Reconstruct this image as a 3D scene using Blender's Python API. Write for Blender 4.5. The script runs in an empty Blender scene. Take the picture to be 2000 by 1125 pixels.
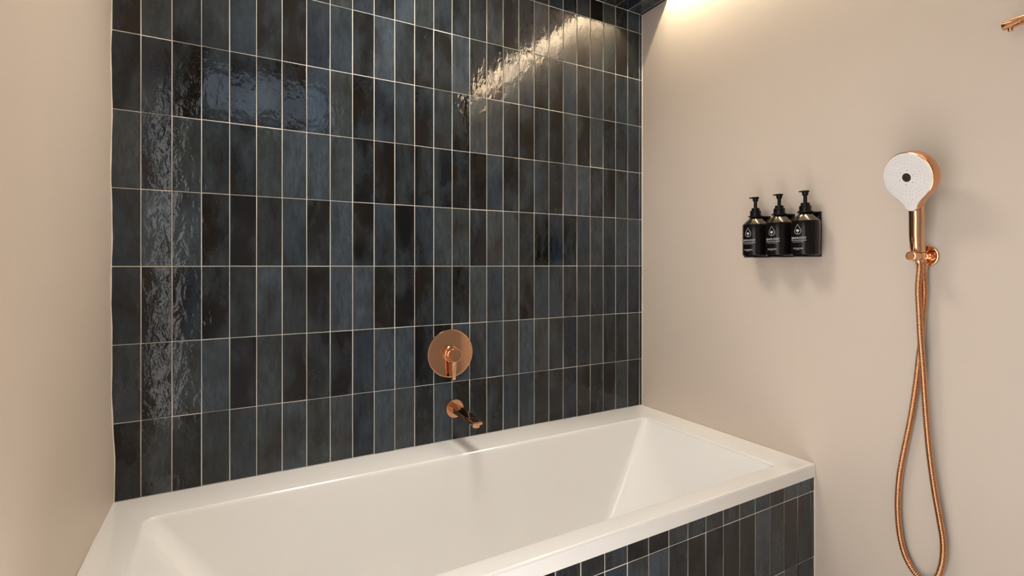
import bpy, bmesh, math, random
from mathutils import Vector, Matrix, Euler
random.seed(7)
S = bpy.context.scene
C = S.collection
PI = math.pi
R = math.radians

# ------------------------------------------------------------------ camera, world, lights, exposure
W = 1.8296            # bath wall length (x), left wall at x = 0, tiled wall at y = 0
YB = -1.95            # wall behind the camera
CEIL = 2.44
RIM = 0.572           # top of the tub rim
TD = 0.7406           # depth of the tub
cam = bpy.data.cameras.new('camera'); cam_o = bpy.data.objects.new('camera', cam); C.objects.link(cam_o)
cam_o.location = (0.2655, -1.6143, 1.18)
cam_o.rotation_euler = (R(90), 0, -0.5145)
cam.sensor_width = 36; cam.lens = 974.4 / 2000 * 36
cam.shift_y = (518 - 562.5) / 2000
cam.clip_start = 0.02
S.camera = cam_o
S.cycles.caustics_reflective = False

world = bpy.data.worlds.new('world'); S.world = world; world.use_nodes = True
bg = world.node_tree.nodes['Background']
bg.inputs[0].default_value = (0.75, 0.86, 1.0, 1); bg.inputs[1].default_value = 0.6

def area(name, loc, rot, sx, sy, power, col, spread=180):
    l = bpy.data.lights.new(name, 'AREA'); l.shape = 'RECTANGLE'; l.size = sx; l.size_y = sy
    l.energy = power; l.color = col; l.spread = R(spread)
    o = bpy.data.objects.new(name, l); C.objects.link(o); o.location = loc; o.rotation_euler = rot
    return o
# daylight of the next room coming through the doorway in the left wall
area('doorway_daylight', (-0.012, -1.27, 1.05), (0, R(-90), 0), 1.94, 0.80, 11.5, (1.0, 0.97, 0.95))
# blue sky light through the high window in the wall behind the camera
area('window_daylight', (0.50, YB - 0.16, 2.25), (R(90), 0, 0), 0.78, 0.30, 1.05, (0.62, 0.76, 1.0))
# warm LED strip in the slot between ceiling and right wall
area('strip_light', (W - 0.045, -0.98, 2.485), (0, R(-36), 0), 0.03, 1.64, 22.0, (1.0, 0.88, 0.66), 82)
# round ceiling lamp over the tub
lamp = area('ceiling_lamp_light', (0.72, -0.40, CEIL - 0.022), (0, 0, 0), 0.48, 0.48, 9.0, (1.0, 0.94, 0.84), 130)
lamp.data.shape = 'DISK'
# small lamp at the soffit end of the slot
sp = bpy.data.lights.new('slot_lamp', 'POINT'); sp.energy = 14.0; sp.color = (1.0, 0.87, 0.62); sp.shadow_soft_size = 0.01
sp_o = bpy.data.objects.new('slot_lamp', sp); C.objects.link(sp_o); sp_o.location = (W - 0.066, -0.248, 2.442)
# low-angled-in sun falling through the doorway on to the floor in front of the tub
sun = bpy.data.lights.new('sun', 'SUN'); sun.energy = 21.0; sun.color = (1.0, 0.96, 0.93); sun.angle = R(1.0)
sun_o = bpy.data.objects.new('sun', sun); C.objects.link(sun_o)
sun_o.rotation_euler = Vector((0.50, 0.0, -0.866)).to_track_quat('-Z', 'Y').to_euler()

vs = S.view_settings
S.display_settings.display_device = 'sRGB'
vs.view_transform = 'Standard'; vs.look = 'None'; vs.exposure = 0.0; vs.gamma = 1.0; vs.use_curve_mapping = False

# ------------------------------------------------------------------ materials
def srgb(r, g, b):
    f = lambda c: (c / 255 / 12.92) if c / 255 <= 0.04045 else ((c / 255 + 0.055) / 1.055) ** 2.4
    return (f(r), f(g), f(b), 1)

class NT:
    def __init__(s, name):
        s.m = bpy.data.materials.new(name); s.m.use_nodes = True
        s.t = s.m.node_tree; s.b = s.t.nodes['Principled BSDF']
    def n(s, kind, **kw):
        x = s.t.nodes.new(kind)
        for k, v in kw.items(): setattr(x, k, v)
        return x
    def l(s, a, b): s.t.links.new(a, b)
    def noise(s, vec, scale, detail=3, rough=0.5, dist=0.0):
        x = s.n('ShaderNodeTexNoise'); x.inputs['Scale'].default_value = scale; x.inputs['Detail'].default_value = detail
        x.inputs['Roughness'].default_value = rough; x.inputs['Distortion'].default_value = dist
        s.l(vec, x.inputs['Vector']); return x.outputs['Fac']
    def ramp(s, fac, stops, mode='LINEAR'):
        x = s.n('ShaderNodeValToRGB'); x.color_ramp.interpolation = mode
        e = x.color_ramp.elements
        while len(e) < len(stops): e.new(0.5)
        for el, (p, c) in zip(e, stops): el.position = p; el.color = c if len(c) == 4 else (*c, 1)
        s.l(fac, x.inputs[0]); return x.outputs[0]
    def mix(s, fac, a, b, blend='MIX'):
        x = s.n('ShaderNodeMix', data_type='RGBA', blend_type=blend)
        if isinstance(fac, (int, float)): x.inputs[0].default_value = fac
        else: s.l(fac, x.inputs[0])
        for v, i in ((a, 6), (b, 7)):
            if isinstance(v, tuple): x.inputs[i].default_value = v if len(v) == 4 else (*v, 1)
            else: s.l(v, x.inputs[i])
        return x.outputs[2]
    def bump(s, h, strength, dist, prev=None):
        x = s.n('ShaderNodeBump'); x.inputs['Strength'].default_value = strength; x.inputs['Distance'].default_value = dist
        s.l(h, x.inputs['Height'])
        if prev is not None: s.l(prev, x.inputs['Normal'])
        return x.outputs[0]
    def set(s, **kw):
        for k, v in kw.items():
            i = s.b.inputs[k.replace('_', ' ')]
            if isinstance(v, (int, float, tuple)): i.default_value = v
            else: s.l(v, i)
        return s.m

def mapping(t, vec, scale):
    x = t.n('ShaderNodeMapping'); x.inputs['Scale'].default_value = scale; t.l(vec, x.inputs['Vector']); return x.outputs[0]

def mat_tile():
    t = NT('glazed_tile')
    tc = t.n('ShaderNodeTexCoord'); oi = t.n('ShaderNodeObjectInfo')
    mul = t.n('ShaderNodeMath', operation='MULTIPLY'); mul.inputs[1].default_value = 61.7; t.l(oi.outputs['Random'], mul.inputs[0])
    comb = t.n('ShaderNodeCombineXYZ'); t.l(mul.outputs[0], comb.inputs[0]); t.l(mul.outputs[0], comb.inputs[2])
    add = t.n('ShaderNodeVectorMath', operation='ADD'); t.l(tc.outputs['Object'], add.inputs[0]); t.l(comb.outputs[0], add.inputs[1])
    v = add.outputs[0]
    base = t.ramp(oi.outputs['Random'], [
        (0.00, (0.0244, 0.0367, 0.0527)), (0.10, (0.0024, 0.0033, 0.0055)), (0.20, (0.0456, 0.0555, 0.0628)), (0.30, (0.0035, 0.0026, 0.0018)),
        (0.40, (0.0120, 0.0182, 0.0308)), (0.50, (0.0374, 0.0447, 0.0460)), (0.58, (0.0014, 0.0019, 0.0028)), (0.67, (0.0521, 0.0683, 0.0892)),
        (0.77, (0.0053, 0.0040, 0.0030)), (0.85, (0.0183, 0.0228, 0.0264)), (0.94, (0.0042, 0.0064, 0.0100))], 'CONSTANT')
    vm = mapping(t, v, (1.0, 1.0, 0.45))
    n1 = t.noise(vm, 14, 3, 0.5, 0.3)
    m1 = t.ramp(n1, [(0.46, (0, 0, 0)), (0.76, (.9, .9, .9))])
    c1 = t.mix(m1, base, (.014, .007, .003))
    off = t.n('ShaderNodeVectorMath', operation='ADD'); t.l(vm, off.inputs[0]); off.inputs[1].default_value = (3.1, 7.7, 5.3)
    n2 = t.noise(off.outputs[0], 14, 4, 0.5, 0.3)
    m2 = t.ramp(n2, [(0.42, (0, 0, 0)), (0.82, (1, 1, 1))])
    c2 = t.mix(m2, c1, (.046, .060, .074))
    n3 = t.noise(v, 260, 2, 0.6)
    c3 = t.mix(0.6, c2, t.ramp(n3, [(0.3, (0.5, 0.5, 0.5)), (0.7, (1.1, 1.1, 1.1))]), 'MULTIPLY')
    n4 = t.noise(mapping(t, v, (1, 1, 0.3)), 75, 4, 0.6, 0.4)
    c3 = t.mix(0.8, c3, t.ramp(n4, [(0.3, (0.55, 0.52, 0.50)), (0.7, (1.25, 1.25, 1.25))]), 'MULTIPLY')
    c4 = t.mix(1.0, c3, (.95, 1.0, 1.0), 'MULTIPLY')
    # relief of the glaze: soft waves with finer ripples
    amt = t.n('ShaderNodeMath', operation='MULTIPLY'); amt.inputs[1].default_value = 1.0
    b1 = t.bump(t.noise(mapping(t, v, (1, 1, 0.55)), 40, 3, 0.5, 0.5), 1.0, 0.0010)
    b2 = t.bump(t.noise(v, 120, 2, 0.5, 0.5), 1.0, 0.00012, b1)
    return t.set(Base_Color=c4, Roughness=0.06, IOR=1.47, Normal=b2)

def mat_plaster(name, col, dark, rough=0.55):
    t = NT(name); tc = t.n('ShaderNodeTexCoord'); v = tc.outputs['Object']
    n1 = t.noise(mapping(t, v, (1, 1, 0.6)), 2.2, 5, 0.6, 0.5)
    c = t.mix(t.ramp(n1, [(0.3, (0, 0, 0)), (0.7, (1, 1, 1))]), dark, col)
    n2 = t.noise(v, 9, 4, 0.6, 0.4)
    b = t.bump(n2, 0.25, 0.004)
    b = t.bump(t.noise(v, 180, 2), 0.1, 0.0006, b)
    return t.set(Base_Color=c, Roughness=rough, Normal=b)

def mat_plain(name, col, rough=0.5, metal=0.0, nscale=0, namt=0.0, coat=0.0, ior=1.5, grain=0.06):
    t = NT(name); tc = t.n('ShaderNodeTexCoord')
    n = t.noise(tc.outputs['Object'], nscale or 60, 3)
    lo = tuple(x * (1 - grain) for x in col[:3]) + (1,)
    c = t.mix(n, lo, tuple(col[:3]) + (1,))
    kw = dict(Base_Color=c, Roughness=rough, Metallic=metal, IOR=ior, Coat_Weight=coat)
    if namt: kw['Normal'] = t.bump(n, 0.4, namt)
    return t.set(**kw)

M_TILE = mat_tile()
M_GROUT = mat_plain('cement_grout', (0.80, 0.755, 0.67), 0.85, nscale=300, namt=0.0004)
M_WALL = mat_plaster('beige_plaster', (0.665, 0.565, 0.480, 1), (0.640, 0.548, 0.465, 1), 0.5)
M_REAR = mat_plaster('taupe_plaster', (0.35, 0.345, 0.335, 1), (0.33, 0.325, 0.315, 1), 0.6)
M_CEIL = mat_plaster('ceiling_paint', (0.80, 0.76, 0.70, 1), (0.78, 0.74, 0.68, 1), 0.7)
M_FLOOR = mat_plain('floor_stone', (0.56, 0.53, 0.50), 0.5, nscale=8)
M_TUB = mat_plain('white_acrylic', (0.89, 0.875, 0.855), 0.13, coat=0.4, nscale=4, grain=0.015)
M_SEAL = mat_plain('cream_sealant', (0.78, 0.73, 0.65), 0.4, nscale=40)
M_COPPER = mat_plain('polished_copper', (0.80, 0.45, 0.27), 0.07, 1.0, nscale=20, grain=0.03)
M_COPPER_BR = mat_plain('satin_copper', (0.74, 0.40, 0.23), 0.2, 1.0, nscale=200, grain=0.05)
M_HOSE = mat_plain('copper_hose_metal', (0.72, 0.39, 0.22), 0.22, 1.0, nscale=120, grain=0.08)
M_WHITE = mat_plain('white_plastic', (0.86, 0.83, 0.82), 0.35, nscale=30, grain=0.02)
M_NOZ = mat_plain('pale_silicone', (0.70, 0.67, 0.68), 0.5, nscale=100)
M_DARK = mat_plain('brown_black_plastic', (0.035, 0.026, 0.022), 0.35, nscale=200)
M_BLACK = mat_plain('black_powder_coat', (0.007, 0.006, 0.006), 0.35, nscale=400, ior=1.3)
M_BOTTLE = mat_plain('black_bottle', (0.006, 0.0045, 0.0045), 0.16, nscale=60, ior=1.33)
M_SHOULDER = mat_plain('smoked_bottle_shoulder', (0.16, 0.135, 0.10), 0.14, 0.9, nscale=60)
M_PUMP = mat_plain('black_pump_plastic', (0.006, 0.005, 0.005), 0.25, nscale=80, ior=1.33)
M_PRINT = mat_plain('white_print', (0.55, 0.55, 0.55), 0.6, nscale=100)
M_CHROME = mat_plain('screw_steel', (0.7, 0.7, 0.7), 0.15, 1.0, nscale=40)
M_FRAME = mat_plain('painted_wood', (0.62, 0.57, 0.50), 0.45, nscale=30)
def mat_glass():
    t = NT('window_glass'); out = t.t.nodes['Material Output']
    tr = t.n('ShaderNodeBsdfTransparent'); gl = t.n('ShaderNodeBsdfGlossy'); gl.inputs['Roughness'].default_value = 0.02
    fr = t.n('ShaderNodeFresnel'); mx = t.n('ShaderNodeMixShader')
    t.l(fr.outputs[0], mx.inputs[0]); t.l(tr.outputs[0], mx.inputs[1]); t.l(gl.outputs[0], mx.inputs[2]); t.l(mx.outputs[0], out.inputs[0])
    return t.m
M_GLASS = mat_glass()

# ------------------------------------------------------------------ mesh helpers
def finish(name, bm, mat, parent=None, smooth=True, angle=35):
    bmesh.ops.recalc_face_normals(bm, faces=bm.faces)
    me = bpy.data.meshes.new(name); bm.to_mesh(me); bm.free()
    if smooth:
        for p in me.polygons: p.use_smooth = True
        me.set_sharp_from_angle(angle=R(angle))
    me.materials.append(mat)
    o = bpy.data.objects.new(name, me); C.objects.link(o)
    if parent: o.parent = parent
    return o

def empty(name, loc, label, cat, group=None):
    o = bpy.data.objects.new(name, None); C.objects.link(o); o.location = loc; o.empty_display_size = 0.03
    return tag(o, label, cat, group)
def tag(o, label, cat, group=None):
    o['label'] = label; o['category'] = cat
    if group: o['group'] = group
    return o
def struct(o, label=None):
    o['kind'] = 'structure'
    if label: o['label'] = label
    return o

def box(bm, x0, x1, y0, y1, z0, z1, bev=0.0, seg=2):
    r = bmesh.ops.create_cube(bm, size=1.0)
    vs_ = r['verts']
    for v in vs_:
        v.co = Vector(((x0 + x1) / 2 + v.co.x * (x1 - x0), (y0 + y1) / 2 + v.co.y * (y1 - y0), (z0 + z1) / 2 + v.co.z * (z1 - z0)))
    if bev:
        ed = list({e for v in vs_ for e in v.link_edges})
        bmesh.ops.bevel(bm, geom=ed, offset=bev, segments=seg, affect='EDGES', profile=0.5)
def boxes(name, lst, mat, parent=None, bev=0.0):
    bm = bmesh.new()
    for b in lst: box(bm, *b, bev=bev)
    return finish(name, bm, mat, parent, smooth=bev > 0)

def frame_of(axis):
    a = Vector(axis).normalized()
    u = a.orthogonal().normalized() if abs(a.z) > 0.9 else Vector((0, 0, 1)).cross(a).normalized()
    return a, u, a.cross(u)
def lathe(bm, prof, origin=(0, 0, 0), axis=(0, 0, 1), n=40, caps=True):
    """prof: list of (radius, height along axis)"""
    a, u, v = frame_of(axis); o = Vector(origin); rings = []; full = []
    for i, (r, h) in enumerate(prof):      # an extra ring keeps flat end faces flat in shading
        if i and r < 1e-6 and prof[i - 1][0] > 1e-6 and abs(prof[i - 1][1] - h) < 1e-6: full.append((prof[i - 1][0] * .97, h))
        full.append((r, h))
        if r < 1e-6 and i + 1 < len(prof) and prof[i + 1][0] > 1e-6 and abs(prof[i + 1][1] - h) < 1e-6: full.append((prof[i + 1][0] * .97, h))
    for r, h in full:
        if r < 1e-6: rings.append([bm.verts.new(o + a * h)])
        else: rings.append([bm.verts.new(o + a * h + (u * math.cos(2 * PI * i / n) + v * math.sin(2 * PI * i / n)) * r) for i in range(n)])
    for p, q in zip(rings, rings[1:]):
        for i in range(n):
            j = (i + 1) % n
            if len(p) == 1 and len(q) == 1: continue
            if len(p) == 1: bm.faces.new((p[0], q[i], q[j]))
            elif len(q) == 1: bm.faces.new((p[i], p[j], q[0]))
            else: bm.faces.new((p[i], p[j], q[j], q[i]))
    if caps:
        for rg in (rings[0], rings[-1]):
            if len(rg) > 1: bm.faces.new(rg)
def cyl(bm, p0, p1, r, bev=0.001, n=32, r1=None):
    p0 = Vector(p0); p1 = Vector(p1); L = (p1 - p0).length; r1 = r if r1 is None else r1
    lathe(bm, [(0, 0), (r - bev, 0), (r - bev * .3, bev * .3), (r, bev), (r1, L - bev), (r1 - bev * .3, L - bev * .3), (r1 - bev, L), (0, L)], p0, p1 - p0, n)
def loft(bm, loops, close0=True, close1=True):
    rs = [[bm.verts.new(p) for p in lp] for lp in loops]; n = len(rs[0])
    for p, q in zip(rs, rs[1:]):
        for i in range(n):
            j = (i + 1) % n; bm.faces.new((p[i], p[j], q[j], q[i]))
    if close0: bm.faces.new(rs[0])
    if close1: bm.faces.new(rs[-1])
    return rs
def rrect(x0, x1, y0, y1, r, z, n=8):
    """rounded rectangle loop, r = one radius or four (x1y1, x0y1, x0y0, x1y0)"""
    rr = (r,) * 4 if isinstance(r, (int, float)) else r
    out = []
    for k, (cx, cy, sx, sy) in enumerate(((x1, y1, -1, -1), (x0, y1, 1, -1), (x0, y0, 1, 1), (x1, y0, -1, 1))):
        q = rr[k]
        for i in range(n + 1):
            a = k * PI / 2 + (PI / 2) * i / n
            out.append(Vector((cx + sx * q + q * math.cos(a), cy + sy * q + q * math.sin(a), z)))
    return out

# ------------------------------------------------------------------ tiles
TW, TH, PX, PZ = 0.0652, 0.1999, 0.0674, 0.202
_tm = {}
def tile_mesh(w, h):
    k = (round(w, 4), round(h, 4))
    if k in _tm: return _tm[k]
    bm = bmesh.new(); c = 0.0011; t = 0.0045; d = 0.0007
    def rect(x, z, y): return [Vector((-x, y, -z)), Vector((x, y, -z)), Vector((x, y, z)), Vector((-x, y, z))]
    lp = [rect(w / 2, h / 2, t), rect(w / 2, h / 2, d), rect(w / 2 - c * .35, h / 2 - c * .35, d * .35), rect(w / 2 - c, h / 2 - c, 0)]
    loft(bm, lp, False, True)
    bmesh.ops.recalc_face_normals(bm, faces=bm.faces)
    me = bpy.data.meshes.new('tile'); bm.to_mesh(me); bm.free(); me.materials.append(M_TILE)
    if me.polygons[-1].normal.y > 0: me.flip_normals()
    for p in me.polygons: p.use_smooth = False
    _tm[k] = me
    return me
def place_tile(parent, w, h, loc, rx=0.0):
    o = bpy.data.objects.new('tile', tile_mesh(w, h)); C.objects.link(o); o.parent = parent
    o.location = Vector(loc) + Vector((random.uniform(-.0002, .0002), 0, random.uniform(-.0003, .0003)))
    o.rotation_euler = (rx + R(random.gauss(0, .22)), R(random.gauss(0, .07)), R(random.gauss(0, .28)))
    return o
GW = 0.0022
def columns(lines, a, b):
    ed = [a - GW / 2 + 0.0006] + [x for x in lines if a + .006 < x < b - .004] + [b + GW / 2 - 0.0006]
    return [((p + q) / 2, q - p - GW) for p, q in zip(ed, ed[1:])]
CO = -0.0048
back_cols = columns([CO + PX * i for i in range(0, 30)], 0, W)
SOF_Z, SOF_Y = 2.270, -0.146

# ------------------------------------------------------------------ the room
T = 0.12
wall_back = struct(boxes('wall_back', [(-T, W + T, 0.0013, T, 0, CEIL + .15)], M_GROUT), 'dark glazed stack-bonded tile wall above the bathtub')
row_z = [RIM + .001] + [1.177 + PZ * n for n in range(-2, 6)] + [SOF_Z]
for r0, r1 in zip(row_z, row_z[1:]):
    for cx, w in back_cols:
        h = r1 - r0 - GW * (0.6 if r0 < RIM + .01 else 1)
        place_tile(wall_back, w, h, (cx, 0, (r0 + r1) / 2))

wall_right = struct(boxes('wall_right', [(W, W + T, YB - T, T, 0, CEIL + .15)], M_WALL), 'plain beige plaster wall with the shower fittings')
# left wall: plaster with a slightly uneven face, doorway cut out of its near half
bm = bmesh.new()
D0, D1, DH = -1.72, -0.82, 2.06
box(bm, -T, -.0, YB - T, D0, 0, CEIL + .15); box(bm, -T, -.0, D0, D1, DH, CEIL + .15)
ys = [0.0 + D1 * i / 24 for i in range(25)]; zs = [(CEIL + .15) * j / 60 for j in range(61)]
def bulge(y, z):
    e = math.exp(-(y / .10) ** 2)
    low = max(0.0, min(1.0, (0.93 - z) / .30)); low = low * low * (3 - 2 * low)
    return 0.0012 * math.sin(z * 21.0) * e + 0.0055 * low * math.exp(-(y / .25) ** 2) + 0.001
grid = [[bm.verts.new((bulge(y, z), y, z)) for z in zs] for y in ys]
for i in range(24):
    for j in range(60): bm.faces.new((grid[i][j], grid[i + 1][j], grid[i + 1][j + 1], grid[i][j + 1]))
back = [[bm.verts.new((-T, y, z)) for z in (0, CEIL + .15)] for y in (0, D1)]
bm.faces.new((back[0][0], back[0][1], back[1][1], back[1][0]))
bm.faces.new([grid[24][j] for j in range(61)] + [back[1][1], back[1][0]])
bm.faces.new([grid[0][j] for j in range(61)] + [back[0][1], back[0][0]])
wall_left = struct(finish('wall_left', bm, M_WALL, angle=40), 'beige plaster wall at the head of the tub')
WX0, WX1, WZ0, WZ1 = 0.10, 0.90, 2.09, 2.41
wall_front = struct(boxes('wall_front', [(0, WX0, YB - T, YB, 0, CEIL + .15), (WX1, W, YB - T, YB, 0, CEIL + .15),
    (WX0, WX1, YB - T, YB, 0, WZ0), (WX0, WX1, YB - T, YB, WZ1, CEIL + .15)], M_REAR))
floor = struct(boxes('floor', [(-T, W + T, YB - T, T, -.1, 0)], M_FLOOR))
SLOT = 0.075
ceiling = struct(boxes('ceiling', [(-T, W - SLOT, YB - T, T, CEIL, CEIL + .1), (W - SLOT, W + T, YB - T, T, CEIL + .055, CEIL + .15)], M_CEIL))
win = struct(boxes('window_1', [(WX0, WX1, YB - .09, YB - .05, WZ0, WZ0 + .03), (WX0, WX1, YB - .09, YB - .05, WZ1 - .03, WZ1),
    (WX0, WX0 + .03, YB - .09, YB - .05, WZ0 + .03, WZ1 - .03), (WX1 - .03, WX1, YB - .09, YB - .05, WZ0 + .03, WZ1 - .03)], M_FRAME))
boxes('window_pane', [(WX0 + .028, WX1 - .028, YB - .073, YB - .069, WZ0 + .028, WZ1 - .028)], M_GLASS, win)
door = struct(boxes('door_1', [(-T - .01, .006, D1 - .045, D1, 0, DH), (-T - .01, .006, D0, D0 + .045, 0, DH), (-T - .01, .006, D0 + .045, D1 - .045, DH - .045, DH)], M_FRAME, bev=.003))
# tiled soffit along the top of the tiled wall
trim = struct(boxes('trim_1', [(0, W, SOF_Y + .0013, 0.0, SOF_Z + .0013, CEIL)], M_GROUT), 'dark tiled soffit edge above the tiled wall')
for cx, w in back_cols:
    d = -SOF_Y - GW
    place_tile(trim, w, d, (cx, SOF_Y / 2, SOF_Z), R(90))
    place_tile(trim, w, CEIL - SOF_Z - GW, (cx, SOF_Y, (SOF_Z + CEIL) / 2))
# sealant beads in the corners
bm = bmesh.new(); cyl(bm, (W - .0004, -.0004, RIM), (W - .0004, -.0004, SOF_Z), .0026, .0004, 10)
struct(finish('trim_2', bm, M_SEAL), 'cream sealant bead in the right corner of the tiled wall')
bm = bmesh.new()
zz = [RIM + (SOF_Z - RIM) * i / 60 for i in range(61)]
loft(bm, [[Vector((bulge(0, z) + .0022 * math.cos(a) * (1 + .25 * math.sin(z * 57)), .0008 + .0022 * math.sin(a), z)) for a in [k * PI / 4 for k in range(8)]] for z in zz])
struct(finish('trim_3', bm, M_SEAL), 'uneven sealant bead in the left corner of the tiled wall')

# ceiling lamp: a thin ring with the diffuser just above the light
lampo = empty('ceiling_lamp', (0.72, -0.40, CEIL), 'flat round ceiling lamp above the tub', 'lamp')
bm = bmesh.new(); lathe(bm, [(.250, 0), (.250, .020), (.262, .020), (.265, .017), (.265, 0)], (0, 0, 0), (0, 0, -1), 48, caps=False); finish('lamp_ring', bm, M_WHITE, lampo)
bm = bmesh.new(); lathe(bm, [(0, .004), (.248, .004), (.248, .002), (0, .002)], (0, 0, 0), (0, 0, -1), 48); finish('diffuser', bm, M_WHITE, lampo)

# ------------------------------------------------------------------ bathtub
bm = bmesh.new()
x0, x1, y0, y1 = 0.002, W - .0012, -TD, -.0006
lip = RIM - .040
ix0, ix1, iy0, iy1 = 0.083, 1.716, -0.688, -0.134
outer = lambda d, z: rrect(x0 + d * .3, x1 - d * .3, y0 + d, y1, 0.004, z)
rad = (.022, .035, .05, .02)
inner = lambda d, z, k=1.0: rrect(ix0 + d, ix1 - d, iy0 + d, iy1 - d, tuple(q * k for q in rad), z)
loops = [rrect(x0 + .02, x1 - .02, y0 + .02, y1 - .02, .004, lip), outer(0, lip), outer(0, RIM - .006), outer(.0018, RIM - .0018), outer(.006, RIM)]
loops += [inner(-.004, RIM), inner(0, RIM - .0008), inner(.003, RIM - .003), inner(.0052, RIM - .008)]
# basin: sloped ends, steep sides, filleted floor
bx0, bx1, by0, by1, bz = 0.345, 1.455, -0.648, -0.180, 0.165
top = (ix0 + .0056, ix1 - .0056, iy0 + .0056, iy1 - .0056, RIM - .010)
def lerp(a, b, t): return a + (b - a) * t
for t in (0.0, .06, .14, .25, .4, .55, .7, .8, .86):
    z = lerp(top[4], bz, t); k = lerp(1, 2.2, t)
    loops.append(rrect(lerp(top[0], bx0, t), lerp(top[1], bx1, t), lerp(top[2], by0, t), lerp(top[3], by1, t), tuple(q * k for q in rad), z))
for a in (25, 50, 70, 85):
    s, c = math.sin(R(a)), 1 - math.cos(R(a)); t = .86
    z = lerp(top[4], bz, t) - .055 * s
    g = .055 * c + .0
    loops.append(rrect(lerp(top[0], bx0, t) + .035 * s * .6 + g, lerp(top[1], bx1, t) - .035 * s * .6 - g, lerp(top[2], by0, t) + g, lerp(top[3], by1, t) - g, tuple(q * 2.2 for q in rad), z))
loft(bm, loops, False, True)
# underside of the basin
under = [rrect(x0 + .02, x1 - .02, y0 + .02, y1 - .02, .004, lip), rrect(ix0 + .0, ix1 - .0, iy0 - .008, iy1 + .01, .03, lip - .01), rrect(bx0 - .03, bx1 + .03, by0 - .012, by1 + .012, .05, bz - .0), rrect(bx0 + .05, bx1 - .05, by0 + .05, by1 - .05, .05, bz - .03)]
loft(bm, under, False, True)
bmesh.ops.remove_doubles(bm, verts=bm.verts, dist=1e-5)
tub = empty('bathtub', (W / 2, -TD / 2, 0), 'white built-in bathtub with a flat rim against the dark tiled wall', 'bathtub')
def into(o, parent):
    """parent keeping the world place of geometry written in world coordinates"""
    o.parent = parent
    o.data.transform(Matrix.Translation(-Vector(parent.location)))
    return o
into(finish('tub_shell', bm, M_TUB, angle=19), tub)
bm = bmesh.new(); fz = bz - .0
zb = lerp(top[4], bz, .86) - .055 * math.sin(R(85))
lathe(bm, [(0, .006), (.020, .006), (.026, .004), (.033, .002), (.034, 0)], (.62, -.414, zb - .0005), n=32)
into(finish('drain', bm, M_COPPER), tub)
for k in range(4):
    fx = (.52, 1.28)[k % 2]; fy = (-.55, -.28)[k // 2]
    bm = bmesh.new(); cyl(bm, (fx, fy, 0), (fx, fy, bz - .025), .02, .002, 16)
    into(finish('tub_foot', bm, M_DARK), tub)

# ------------------------------------------------------------------ tiled front panel under the rim
PY = -TD + .0035
panel = boxes('bath_front_panel', [(0.0015, W - .0012, PY + .0013, PY + .018, 0, lip)], M_GROUT)
tag(panel, 'dark glazed tile front panel under the white tub rim', 'panel')
pcols = columns(sorted(W - .0185 - PX * i for i in range(0, 28)), 0.001, W - .001)
prow = [0.001, 0.083, 0.285, 0.487, lip + .0008]
for r0, r1 in zip(prow, prow[1:]):
    for cx, w in pcols: place_tile(panel, w, r1 - r0 - GW, (cx, PY, (r0 + r1) / 2))
bm = bmesh.new(); cyl(bm, (W - .0005, PY + .001, 0), (W - .0005, PY + .001, RIM - .002), .003, .0004, 10)
struct(finish('trim_4', bm, M_SEAL), 'pale sealant bead between tub front and beige wall')

# ------------------------------------------------------------------ bath mixer on the tiled wall
mx, mz = 0.931, 0.8745
mixer = empty('bath_mixer', (mx, 0, mz), 'round polished copper mixer plate with lever on the dark tiles', 'mixer tap')
bm = bmesh.new(); lathe(bm, [(0, 0), (.083, 0), (.0835, .0006), (.0835, .0046), (.0828, .0058), (.0815, .0063), (0, .0063)], (0, 0, 0), (0, -1, 0), 96)
finish('cover_plate', bm, M_COPPER, mixer)
bm = bmesh.new(); lathe(bm, [(0, .006), (.0275, .006), (.0275, .013), (.0262, .0145), (.0235, .0148), (.0235, .030), (0, .030)], (0, 0, 0), (0, -1, 0), 48)
finish('valve_body', bm, M_COPPER, mixer)
bm = bmesh.new(); lathe(bm, [(0, .0302), (.0232, .0302), (.0238, .031), (.0238, .049), (.0230, .0502), (.0216, .0506), (0, .0506)], (0, 0, 0), (0, -1, 0), 48)
finish('lever_cap', bm, M_COPPER, mixer)
bm = bmesh.new()
def lv(t): return lerp(.0075, .0060, t)
lps = []
for t in (0, .02, .5, .97, 1.0):
    zc = lerp(-.012, -.086, t); yc = lerp(-.040, -.033, t); w = lv(t) * (0.86 if t in (0, 1.0) else 1); h = .0042 * (0.75 if t in (0, 1.0) else 1)
    lps.append([Vector((p.x, yc + p.y, zc)) for p in rrect(-w, w, -h, h, min(w, h) * .6, 0, 4)])
loft(bm, lps); finish('lever', bm, M_COPPER, mixer)

# ------------------------------------------------------------------ bath spout
sx, sz = 0.946, 0.682
spout = empty('bath_spout', (sx, 0, sz), 'flat copper bath spout on a round flange below the mixer plate', 'spout')
bm = bmesh.new(); lathe(bm, [(0, 0), (.0318, 0), (.0322, .0006), (.0322, .0072), (.0314, .0084), (.030, .0088), (0, .0088)], (0, 0, 0), (0, -1, 0), 64)
finish('flange', bm, M_COPPER, spout)
bm = bmesh.new()
lps = []
for y, hw, zt, zb2 in ((-.007, .0185, .0095, -.0095), (-.05, .0178, .0080, -.0085), (-.12, .0170, .0055, -.0085), (-.160, .0168, .0040, -.0080), (-.1615, .0168, .0036, -.0080), (-.188, .0168, .0030, -.0078), (-.1915, .0160, .0022, -.0070), (-.1920, .0150, .0012, -.0062)):
    lps.append([Vector((p.x, y, p.y)) for p in rrect(-hw, hw, zb2, zt, .0022, 0, 4)])
loft(bm, lps); finish('spout_bar', bm, M_COPPER, spout)
bm = bmesh.new(); cyl(bm, (0, -.178, -.0065), (0, -.178, -.0165), .0115, .001, 32)
finish('outlet', bm, M_COPPER, spout)

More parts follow.
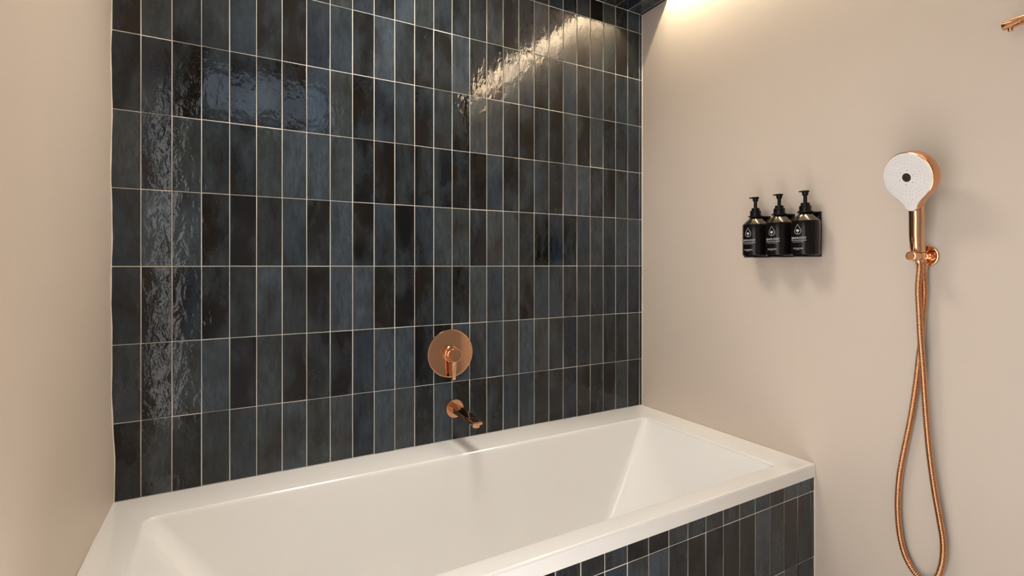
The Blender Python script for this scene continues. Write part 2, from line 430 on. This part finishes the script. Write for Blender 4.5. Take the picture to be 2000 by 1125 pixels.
# ------------------------------------------------------------------ pump bottles and their wall holders
def text_mesh(txt, size):
    cu = bpy.data.curves.new('t', 'FONT'); cu.body = txt; cu.size = size; cu.align_x = 'CENTER'; cu.resolution_u = 3; cu.offset = size * .018
    ob = bpy.data.objects.new('t', cu); C.objects.link(ob); dg = bpy.context.evaluated_depsgraph_get()
    me = bpy.data.meshes.new_from_object(ob.evaluated_get(dg)); bpy.data.objects.remove(ob); bpy.data.curves.remove(cu)
    return me
BR = 0.0395
def wrap(bm, rr):
    """bend flat art (x across, y up) round the bottle, facing -x, as a very thin printed layer"""
    for v in bm.verts:
        a = v.co.x / rr; d = rr + v.co.z
        v.co = Vector((-d * math.cos(a), -d * math.sin(a), v.co.y))
def poly_strip(bm, pts, w, closed=False):
    n = len(pts); seg = []
    for i in range(n):
        p = Vector(pts[i]); a = Vector(pts[i - 1] if (i or closed) else pts[0]); b = Vector(pts[(i + 1) % n] if (i < n - 1 or closed) else pts[-1])
        t = (b - a).normalized(); nn = Vector((-t.y, t.x)) * w / 2
        seg.append((bm.verts.new((p.x + nn.x, p.y + nn.y, 0)), bm.verts.new((p.x - nn.x, p.y - nn.y, 0))))
    for i in range(n if closed else n - 1):
        a, b = seg[i], seg[(i + 1) % n]; bm.faces.new((a[0], b[0], b[1], a[1]))
def flat_rect(bm, xa, xb, ya, yb):
    n = max(1, int((xb - xa) / .003)); prev = None
    for i in range(n + 1):
        x = lerp(xa, xb, i / n); cur = (bm.verts.new((x, ya, 0)), bm.verts.new((x, yb, 0)))
        if prev: bm.faces.new((prev[0], cur[0], cur[1], prev[1]))
        prev = cur
GB = 'black pump bottles in a row on the beige wall'
def make_bottle(loc, label):
    b = empty('pump_bottle', loc, label, 'bottle', GB)
    H1 = .104
    bm = bmesh.new(); lathe(bm, [(0, 0), (.033, 0), (.0365, .001), (.0388, .0035), (BR, .007), (BR, H1 - .0015), (BR - .0006, H1)], n=64, caps=False)
    finish('bottle_body', bm, M_BOTTLE, b)
    bm = bmesh.new(); lathe(bm, [(BR - .0006, H1), (.0378, H1 + .002), (.0170, H1 + .0225), (.0150, H1 + .0245), (.0140, H1 + .027)], n=64, caps=False)
    finish('bottle_shoulder', bm, M_SHOULDER, b)
    bm = bmesh.new(); n0 = H1 + .0275
    lathe(bm, [(.013, n0), (.0165, n0), (.0165, n0 + .0165), (.0158, n0 + .0185), (.0140, n0 + .0195), (.0125, n0 + .0195), (.0125, n0 + .026), (.0115, n0 + .0275), (.006, n0 + .0275)], n=40)
    finish('pump_collar', bm, M_PUMP, b)
    bm = bmesh.new(); lathe(bm, [(.0052, n0 + .0265), (.0052, n0 + .056)], n=24); finish('pump_stem', bm, M_PUMP, b)
    bm = bmesh.new(); hz = n0 + .049
    lathe(bm, [(.0058, hz), (.0078, hz + .001), (.0085, hz + .008), (.0105, hz + .0115), (.0115, hz + .0130), (.0110, hz + .0150), (0, hz + .0158)], n=32)
    lps = []
    for x, zt, zb2, w in ((0.004, .0152, .0095, .008), (-.010, .0150, .0098, .0068), (-.020, .0138, .0098, .0052), (-.0275, .0118, .0085, .0042), (-.0285, .0105, .0085, .0036)):
        lps.append([Vector((x, p.x, hz + p.y)) for p in rrect(-w, w, zb2, zt, .0014, 0, 3)])
    loft(bm, lps)
    finish('pump_head', bm, M_PUMP, b)
    # printed emblem: a droplet outline with a leafy tree in it
    bm = bmesh.new(); cy, s = .073, .0098
    pts = [(0, cy + 2.05 * s)]
    for i in range(0, 25):
        a = R(28) - R(236) * i / 24
        pts.append((s * math.cos(a), cy + s * math.sin(a)))
    pts = [(0, cy + 2.05 * s)] + [(s * .40, cy + 1.28 * s), (s * .72, cy + .70 * s)] + pts[1:] + [(-s * .72, cy + .70 * s), (-s * .40, cy + 1.28 * s)]
    poly_strip(bm, pts, .0010, True)
    for i in range(5):
        a = R(90 + (i - 2) * 36)
        c = Vector((math.cos(a) * .0034, cy - .001 + math.sin(a) * .0042))
        bmesh.ops.create_circle(bm, cap_ends=True, segments=10, radius=.00185, matrix=Matrix.Translation((c.x, c.y, 0)))
    bmesh.ops.create_circle(bm, cap_ends=True, segments=10, radius=.0024, matrix=Matrix.Translation((0, cy - .0005, 0)))
    poly_strip(bm, [(0, cy - .0085), (0, cy - .002)], .0013)
    wrap(bm, BR + .00015); e = finish('emblem', bm, M_PRINT, b, smooth=False); e['label'] = 'white droplet emblem with a small tree'
    bm = bmesh.new()
    me = text_mesh('ZENOLOGY', .0088); bm.from_mesh(me); bpy.data.meshes.remove(me)
    for v in bm.verts: v.co.y += .0490
    bmesh.ops.subdivide_edges(bm, edges=[e_ for e_ in bm.edges if e_.calc_length() > .003], cuts=1)
    wrap(bm, BR + .00015); e = finish('brand_lettering', bm, M_PRINT, b, smooth=False); e['label'] = 'white printed brand lettering'
    # small print: two short lines, and two lines of tiny print near the foot (illegible in the photograph)
    bm = bmesh.new(); rr = random.Random(3)
    for ya, hh, hw in ((.0438, .0020, .0235), (.0395, .0012, .0165), (.0215, .0012, .0155), (.0190, .0012, .0150), (.0166, .0010, .0060)):
        x = -hw
        while x < hw - .0008:
            w = rr.uniform(.0008, .0022); flat_rect(bm, x, min(x + w, hw), ya, ya + hh * rr.uniform(.7, 1)); x += w + rr.uniform(.0003, .0007)
    wrap(bm, BR + .00015); finish('small_print', bm, M_PRINT, b, smooth=False)
    return b
GH = 'black wall holders of the pump bottles'
def make_holder(y, zb, label):
    h = empty('bottle_holder', (W, y, zb), label, 'holder', GH)
    bm = bmesh.new()
    # strip on the wall turning into a ledge under the bottle
    box(bm, -.005, 0, -.0215, .0215, -.004, .134, bev=.002)
    finish('back_plate', bm, M_BLACK, h)
    bm = bmesh.new(); lps = []
    for z in (-.004, -.0005):
        lps.append([Vector((p.x, p.y, z)) for p in rrect(-.089, -.004, -.0215, .0215, (.002, .012, .012, .002), 0, 5)])
    loft(bm, lps); finish('ledge', bm, M_BLACK, h)
    bm = bmesh.new(); zc = .1315
    # neck ring with an arm back to the wall
    n = 40; r0, r1 = .0142, .0215; rg = []
    for (rad_, z) in ((r0, zc - .0022), (r1, zc - .0022), (r1, zc + .0018), (r0, zc + .0018)):
        rg.append([bm.verts.new((-.050 + rad_ * math.cos(2 * PI * i / n), rad_ * math.sin(2 * PI * i / n), z)) for i in range(n)])
    for a, b2 in zip(rg, rg[1:] + rg[:1]):
        for i in range(n): bm.faces.new((a[i], a[(i + 1) % n], b2[(i + 1) % n], b2[i]))
    box(bm, -.031, -.004, -.0135, .0135, zc - .0022, zc + .0018)
    finish('neck_ring', bm, M_BLACK, h)
    bm = bmesh.new(); lathe(bm, [(0, .0075), (.0028, .0073), (.0036, .006), (.0036, .0045)], (0, -.012, .118), (-1, 0, 0), 16)
    finish('screw', bm, M_CHROME, h)
    return h
BZ = 1.2095
words = (('black pump bottle with droplet emblem, leftmost of the three, nearest the tiled wall', 'black wall holder behind the leftmost pump bottle'),
         ('black pump bottle with droplet emblem, middle of the three on the beige wall', 'black wall holder behind the middle pump bottle'),
         ('black pump bottle with droplet emblem, rightmost of the three, nearest the hand shower', 'black wall holder behind the rightmost pump bottle'))
for y, (lb, lh) in zip((-.5735, -.6555, -.7375), words):
    make_holder(y, BZ, lh); make_bottle((W - .050, y, BZ), lb)

# ------------------------------------------------------------------ wall bracket, hand shower and hose
by, bzz = -1.0206, 1.203
HX = W - .046          # where the handle crosses the bracket
brk = empty('shower_bracket', (W, by, bzz), 'copper shower bracket with a round wall rose holding the hand shower', 'bracket')
bm = bmesh.new(); lathe(bm, [(0, 0), (.0272, 0), (.0276, .0006), (.0276, .0058), (.0266, .0072), (.025, .0076), (0, .0076)], (0, 0, 0), (-1, 0, 0), 64)
finish('wall_rose', bm, M_COPPER, brk)
bm = bmesh.new(); lathe(bm, [(.0105, .007), (.0105, .0175), (.0118, .0178), (.0122, .0185), (.0122, .0330), (.0116, .0338), (0, .0338)], (0, 0, 0), (-1, 0, 0), 40)
finish('stem', bm, M_COPPER, brk)
bm = bmesh.new(); lathe(bm, [(0, .0560), (.0106, .0560), (.0118, .0572), (.0118, .0850), (.0108, .0868), (.0090, .0874), (0, .0874)], (0, 0, 0), (-1, 0, 0), 40)
finish('end_cap', bm, M_COPPER, brk)
bm = bmesh.new()
def tube_ring(bm, c, ax, r0, r1, h, n=32):
    a, u, v = frame_of(ax); rg = []; c = Vector(c)
    for rr_, hh in ((r0, -h), (r1 - .0008, -h), (r1, -h + .0008), (r1, h - .0008), (r1 - .0008, h), (r0, h)):
        rg.append([bm.verts.new(c + a * hh + (u * math.cos(2 * PI * i / n) + v * math.sin(2 * PI * i / n)) * rr_) for i in range(n)])
    for p, q in zip(rg, rg[1:] + rg[:1]):
        for i in range(n): bm.faces.new((p[i], p[(i + 1) % n], q[(i + 1) % n], q[i]))
AX = Vector((-.285, -.0, .958)).normalized()      # handle axis, leaning out from the wall
tube_ring(bm, (HX - W, 0, 0), AX, .0098, .0134, .0095)
finish('holder_ring', bm, M_COPPER, brk)
bm = bmesh.new(); lathe(bm, [(.0072, -.008), (.0072, -.0165), (.0098, -.0185), (.0100, -.0190), (.0100, -.0290), (.0090, -.0305), (.006, -.0305)], (-.0195, 0, 0), (0, 0, 1), 32)
finish('hose_outlet', bm, M_COPPER, brk)

# hand shower: local frame u (to the right seen from the room), a (along the handle), n (out of the spray face)
hs_base = Vector((HX, by, bzz))
n_ = Vector((-.910, .300, -.285)); n_ = (n_ - AX * n_.dot(AX)).normalized(); u_ = AX.cross(n_).normalized()
if u_.y > 0: u_ = -u_
shower = empty('hand_shower', hs_base, 'copper hand shower with a white teardrop spray face on the beige wall', 'hand shower')
def L(u, a, n): return u_ * u + AX * a + n_ * n
HC = 0.203            # head centre along the handle
HR = 0.0625
def half(v):
    """half width of the teardrop at v (v = 0 at the head centre)"""
    k0 = -.036
    if v >= k0: return math.sqrt(max(0, HR * HR - v * v))
    if v > -.074:
        t = (k0 - v) / .038; w0 = math.sqrt(HR * HR - k0 * k0); m0 = -k0 / w0   # dw/d(-v) = v/w
        w1 = .0165; m1 = -.38
        h00 = 2*t**3-3*t**2+1; h10 = t**3-2*t**2+t; h01 = -2*t**3+3*t**2; h11 = t**3-t**2
        return h00*w0 + h10*.038*(k0/w0) + h01*w1 + h11*.038*m1
    t = min(1, (-.074 - v) / .0145)
    return .0165 * math.sqrt(max(0, 1 - t ** 2.2)) * (1 - .15 * t)
vv = [HR * math.cos(PI * i / 30 * .69) for i in range(0, 31)]
vv = [v for v in vv if v > -.034] + [-.036 - .038 * i / 14 for i in range(15)] + [-.074 - .0145 * math.sin(PI / 2 * i / 8) for i in range(1, 9)]
right_side = [(half(v), v) for v in vv]
outline = right_side + [(-w, v) for w, v in reversed(right_side[1:-1])]
def scaled(o, s, du=0): return [(w * s + (math.copysign(du, w) if w else 0), v * s) for w, v in o]
bm = bmesh.new(); lps = []
for s, n in ((.93, .0015), (.972, .0015), (.992, .0006), (1.0, -.0012), (1.012, -.005), (1.012, -.016), (.995, -.022), (.95, -.0265), (.85, -.0295), (.6, -.0315), (.25, -.032)):
    lps.append([L(w * s, HC + v * s, n) for w, v in outline])
loft(bm, lps); finish('head_shell', bm, M_COPPER_BR, shower, angle=30)
bm = bmesh.new(); lps = []
for s, n in ((.972, -.001), (.972, .0012), (.966, .0022), (.95, .0027), (.90, .0029)):
    lps.append([L(w * s, HC + v * s, n) for w, v in outline])
loft(bm, lps); finish('spray_face', bm, M_WHITE, shower, angle=30)
bm = bmesh.new(); c0 = Vector(L(0, HC, 0))
lathe(bm, [(0, .0058), (.0062, .0058), (.0070, .0052), (.0074, .0032), (.0104, .0034), (.0110, .0030), (.0110, .002)], c0, n_, 32)
finish('spray_button', bm, M_DARK, shower)
bm = bmesh.new()
for i in range(6):
    a = R(17 + 60 * i); lathe(bm, [(0, .0034), (.0009, .0034), (.0011, .0026)], L(.0185 * math.cos(a), HC + .0185 * math.sin(a), 0), n_, 8)
for_holes = finish('mist_holes', bm, M_DARK, shower)
bm = bmesh.new()
for k in range(4):
    rr_ = .0265 + .0088 * k; m = int(2 * PI * rr_ / .0082)
    for i in range(m):
        a = 2 * PI * (i + .5 * (k % 2)) / m
        if rr_ * math.sin(a) < -.05: continue
        lathe(bm, [(.0013, .0027), (.0010, .0037), (0, .0038)], L(rr_ * math.cos(a), HC + rr_ * math.sin(a), 0), n_, 7, caps=False)
for k in range(3):
    for i in range(5 - k):
        lathe(bm, [(.0012, .0027), (.0009, .0036), (0, .0037)], L((i - (4 - k) / 2) * .0085, HC - .056 - .0075 * k, 0), n_, 7, caps=False)
nz = finish('spray_nozzles', bm, M_NOZ, shower); nz['kind'] = 'stuff'
bm = bmesh.new()
prof = [(.006, .010), (.0115, .0105), (.0138, .012), (.0148, .016), (.0152, .030), (.0156, .06), (.0160, .10), (.0160, .122), (.0155, .135), (.013, .150)]
lathe(bm, prof, L(0, 0, -.0155 + .0155), AX, 40)
# tilt the handle's upper end back so that it meets the underside of the head
for v in bm.verts:
    a = v.co.dot(AX); t = max(0.0, min(1.0, (a - .02) / .12)); v.co -= n_ * .0150 * t * t * (3 - 2 * t)
finish('handle', bm, M_COPPER, shower)
bm = bmesh.new(); lathe(bm, [(.0060, -.016), (.0078, -.0155), (.0086, -.010), (.0092, .006), (.0096, .011), (.006, .0115)], L(0, 0, 0), AX, 32)
finish('handle_nut', bm, M_COPPER, shower)

# hose: from the handle nut, down, round and up to the outlet
def catmull(P, n=14):
    P = [Vector(p) for p in P]; Q = [P[0] * 2 - P[1]] + P + [P[-1] * 2 - P[-2]]; out = []
    for i in range(1, len(Q) - 2):
        p0, p1, p2, p3 = Q[i - 1:i + 3]
        for k in range(n):
            t = k / n
            out.append(.5 * ((2 * p1) + (p2 - p0) * t + (2 * p0 - 5 * p1 + 4 * p2 - p3) * t * t + (3 * p1 - p0 - 3 * p2 + p3) * t ** 3))
    return out + [P[-1]]
cth, sth = math.cos(.5145), math.sin(.5145)
def on_wall(px, py, d):
    """point at distance d from the right wall seen at these picture coordinates (measured once from the photograph)"""
    dx = (px - 1000) / 974.4 * cth + sth; dy = -(px - 1000) / 974.4 * sth + cth; dz = -(py - 518) / 974.4
    t = (W - d - .2655) / dx
    return Vector((W - d, -1.6143 + t * dy, 1.18 + t * dz))
start = hs_base + AX * -.016
path = [start, start - AX * .012 + Vector((0, 0, -.004))]
for px, py, d in ((1793.5, 565, .036), (1795.5, 610, .035), (1798, 660, .034), (1803, 725, .032), (1808, 800, .030), (1815, 880, .027), (1825, 955, .024), (1836, 1018, .022), (1842.5, 1062, .021),
                  (1840, 1102, .020), (1828, 1132, .020), (1808, 1137, .0195), (1787, 1119, .019), (1768, 1085, .018), (1757, 1040, .017), (1753.5, 985, .016), (1757, 930, .0155), (1766, 880, .0150), (1778, 822, .0145),
                  (1788, 760, .0140), (1794.5, 705, .0140), (1799.5, 660, .0150), (1803, 610, .0175), (1805.5, 570, .0190)):
    path.append(on_wall(px, py, d))
end = Vector((W - .0195, by, bzz - .030))
path += [end + Vector((0, 0, -.012)), end]
cl = catmull(path, 24)
# resample evenly: two rings per rib
seg = [0.0]
for a, b in zip(cl, cl[1:]): seg.append(seg[-1] + (b - a).length)
tot = seg[-1]; pitch = .0042; N = int(tot / pitch) * 3; pts = []; j = 0
for i in range(N + 1):
    s = tot * i / N
    while j < len(seg) - 2 and seg[j + 1] < s: j += 1
    t = (s - seg[j]) / max(1e-9, seg[j + 1] - seg[j]); pts.append(cl[j].lerp(cl[j + 1], t))
hose = empty('shower_hose', (W, by, bzz - .5), 'long ribbed copper shower hose hanging in a loop below the bracket', 'hose')
hl = Vector(hose.location)
bm = bmesh.new(); rings = []; n = 14
tan = (pts[1] - pts[0]).normalized(); u = tan.orthogonal().normalized()
for i, p in enumerate(pts):
    t2 = (pts[min(i + 1, N)] - pts[max(i - 1, 0)]).normalized(); u = (u - t2 * u.dot(t2)).normalized(); v = t2.cross(u)
    r = (.0059, .0075, .0075)[i % 3]
    rings.append([bm.verts.new(p - hl + (u * math.cos(2 * PI * k / n) + v * math.sin(2 * PI * k / n)) * r) for k in range(n)])
for p, q in zip(rings, rings[1:]):
    for k in range(n): bm.faces.new((p[k], p[(k + 1) % n], q[(k + 1) % n], q[k]))
bm.faces.new(rings[0]); bm.faces.new(rings[-1])
finish('ribbed_tube', bm, M_HOSE, hose, angle=80)
bm = bmesh.new(); lathe(bm, [(.0075, -.014), (.0086, -.0135), (.0086, -.0005), (.0078, 0), (.005, 0)], end - hl, (0, 0, 1), 24)
finish('hose_nut', bm, M_COPPER, hose)

# ------------------------------------------------------------------ copper rail at the upper right
RD = .055
r0 = on_wall(1958, 51.5, RD)
rail = empty('copper_rail', (W, r0.y, r0.z), 'copper wall rail end with a small peg below, at the upper right', 'rail')
bm = bmesh.new(); rr_ = .0108
lathe(bm, [(0, 0), (rr_ - .0025, 0), (rr_ - .0007, .0008), (rr_, .0025), (rr_, .030), (rr_ - .0006, .0305), (rr_ - .0006, .0315), (rr_, .032), (rr_, .50), (rr_ - .001, .501), (0, .501)], (-RD, 0, 0), (0, -1, 0.02), 40)
finish('bar', bm, M_COPPER, rail)
bm = bmesh.new(); cyl(bm, (-RD, -.013, -.007), (-RD, -.013, -.0165), .0048, .0008, 20); finish('peg', bm, M_COPPER, rail)
for k, yy in enumerate((-.10, -.42)):
    bm = bmesh.new(); zz_ = .02 * -yy
    lathe(bm, [(0, 0), (.022, 0), (.022, .006), (.0205, .0075), (.0085, .0078), (.0085, RD - .006)], (0, yy, zz_), (-1, 0, 0), 32)
    finish('wall_post', bm, M_COPPER, rail)
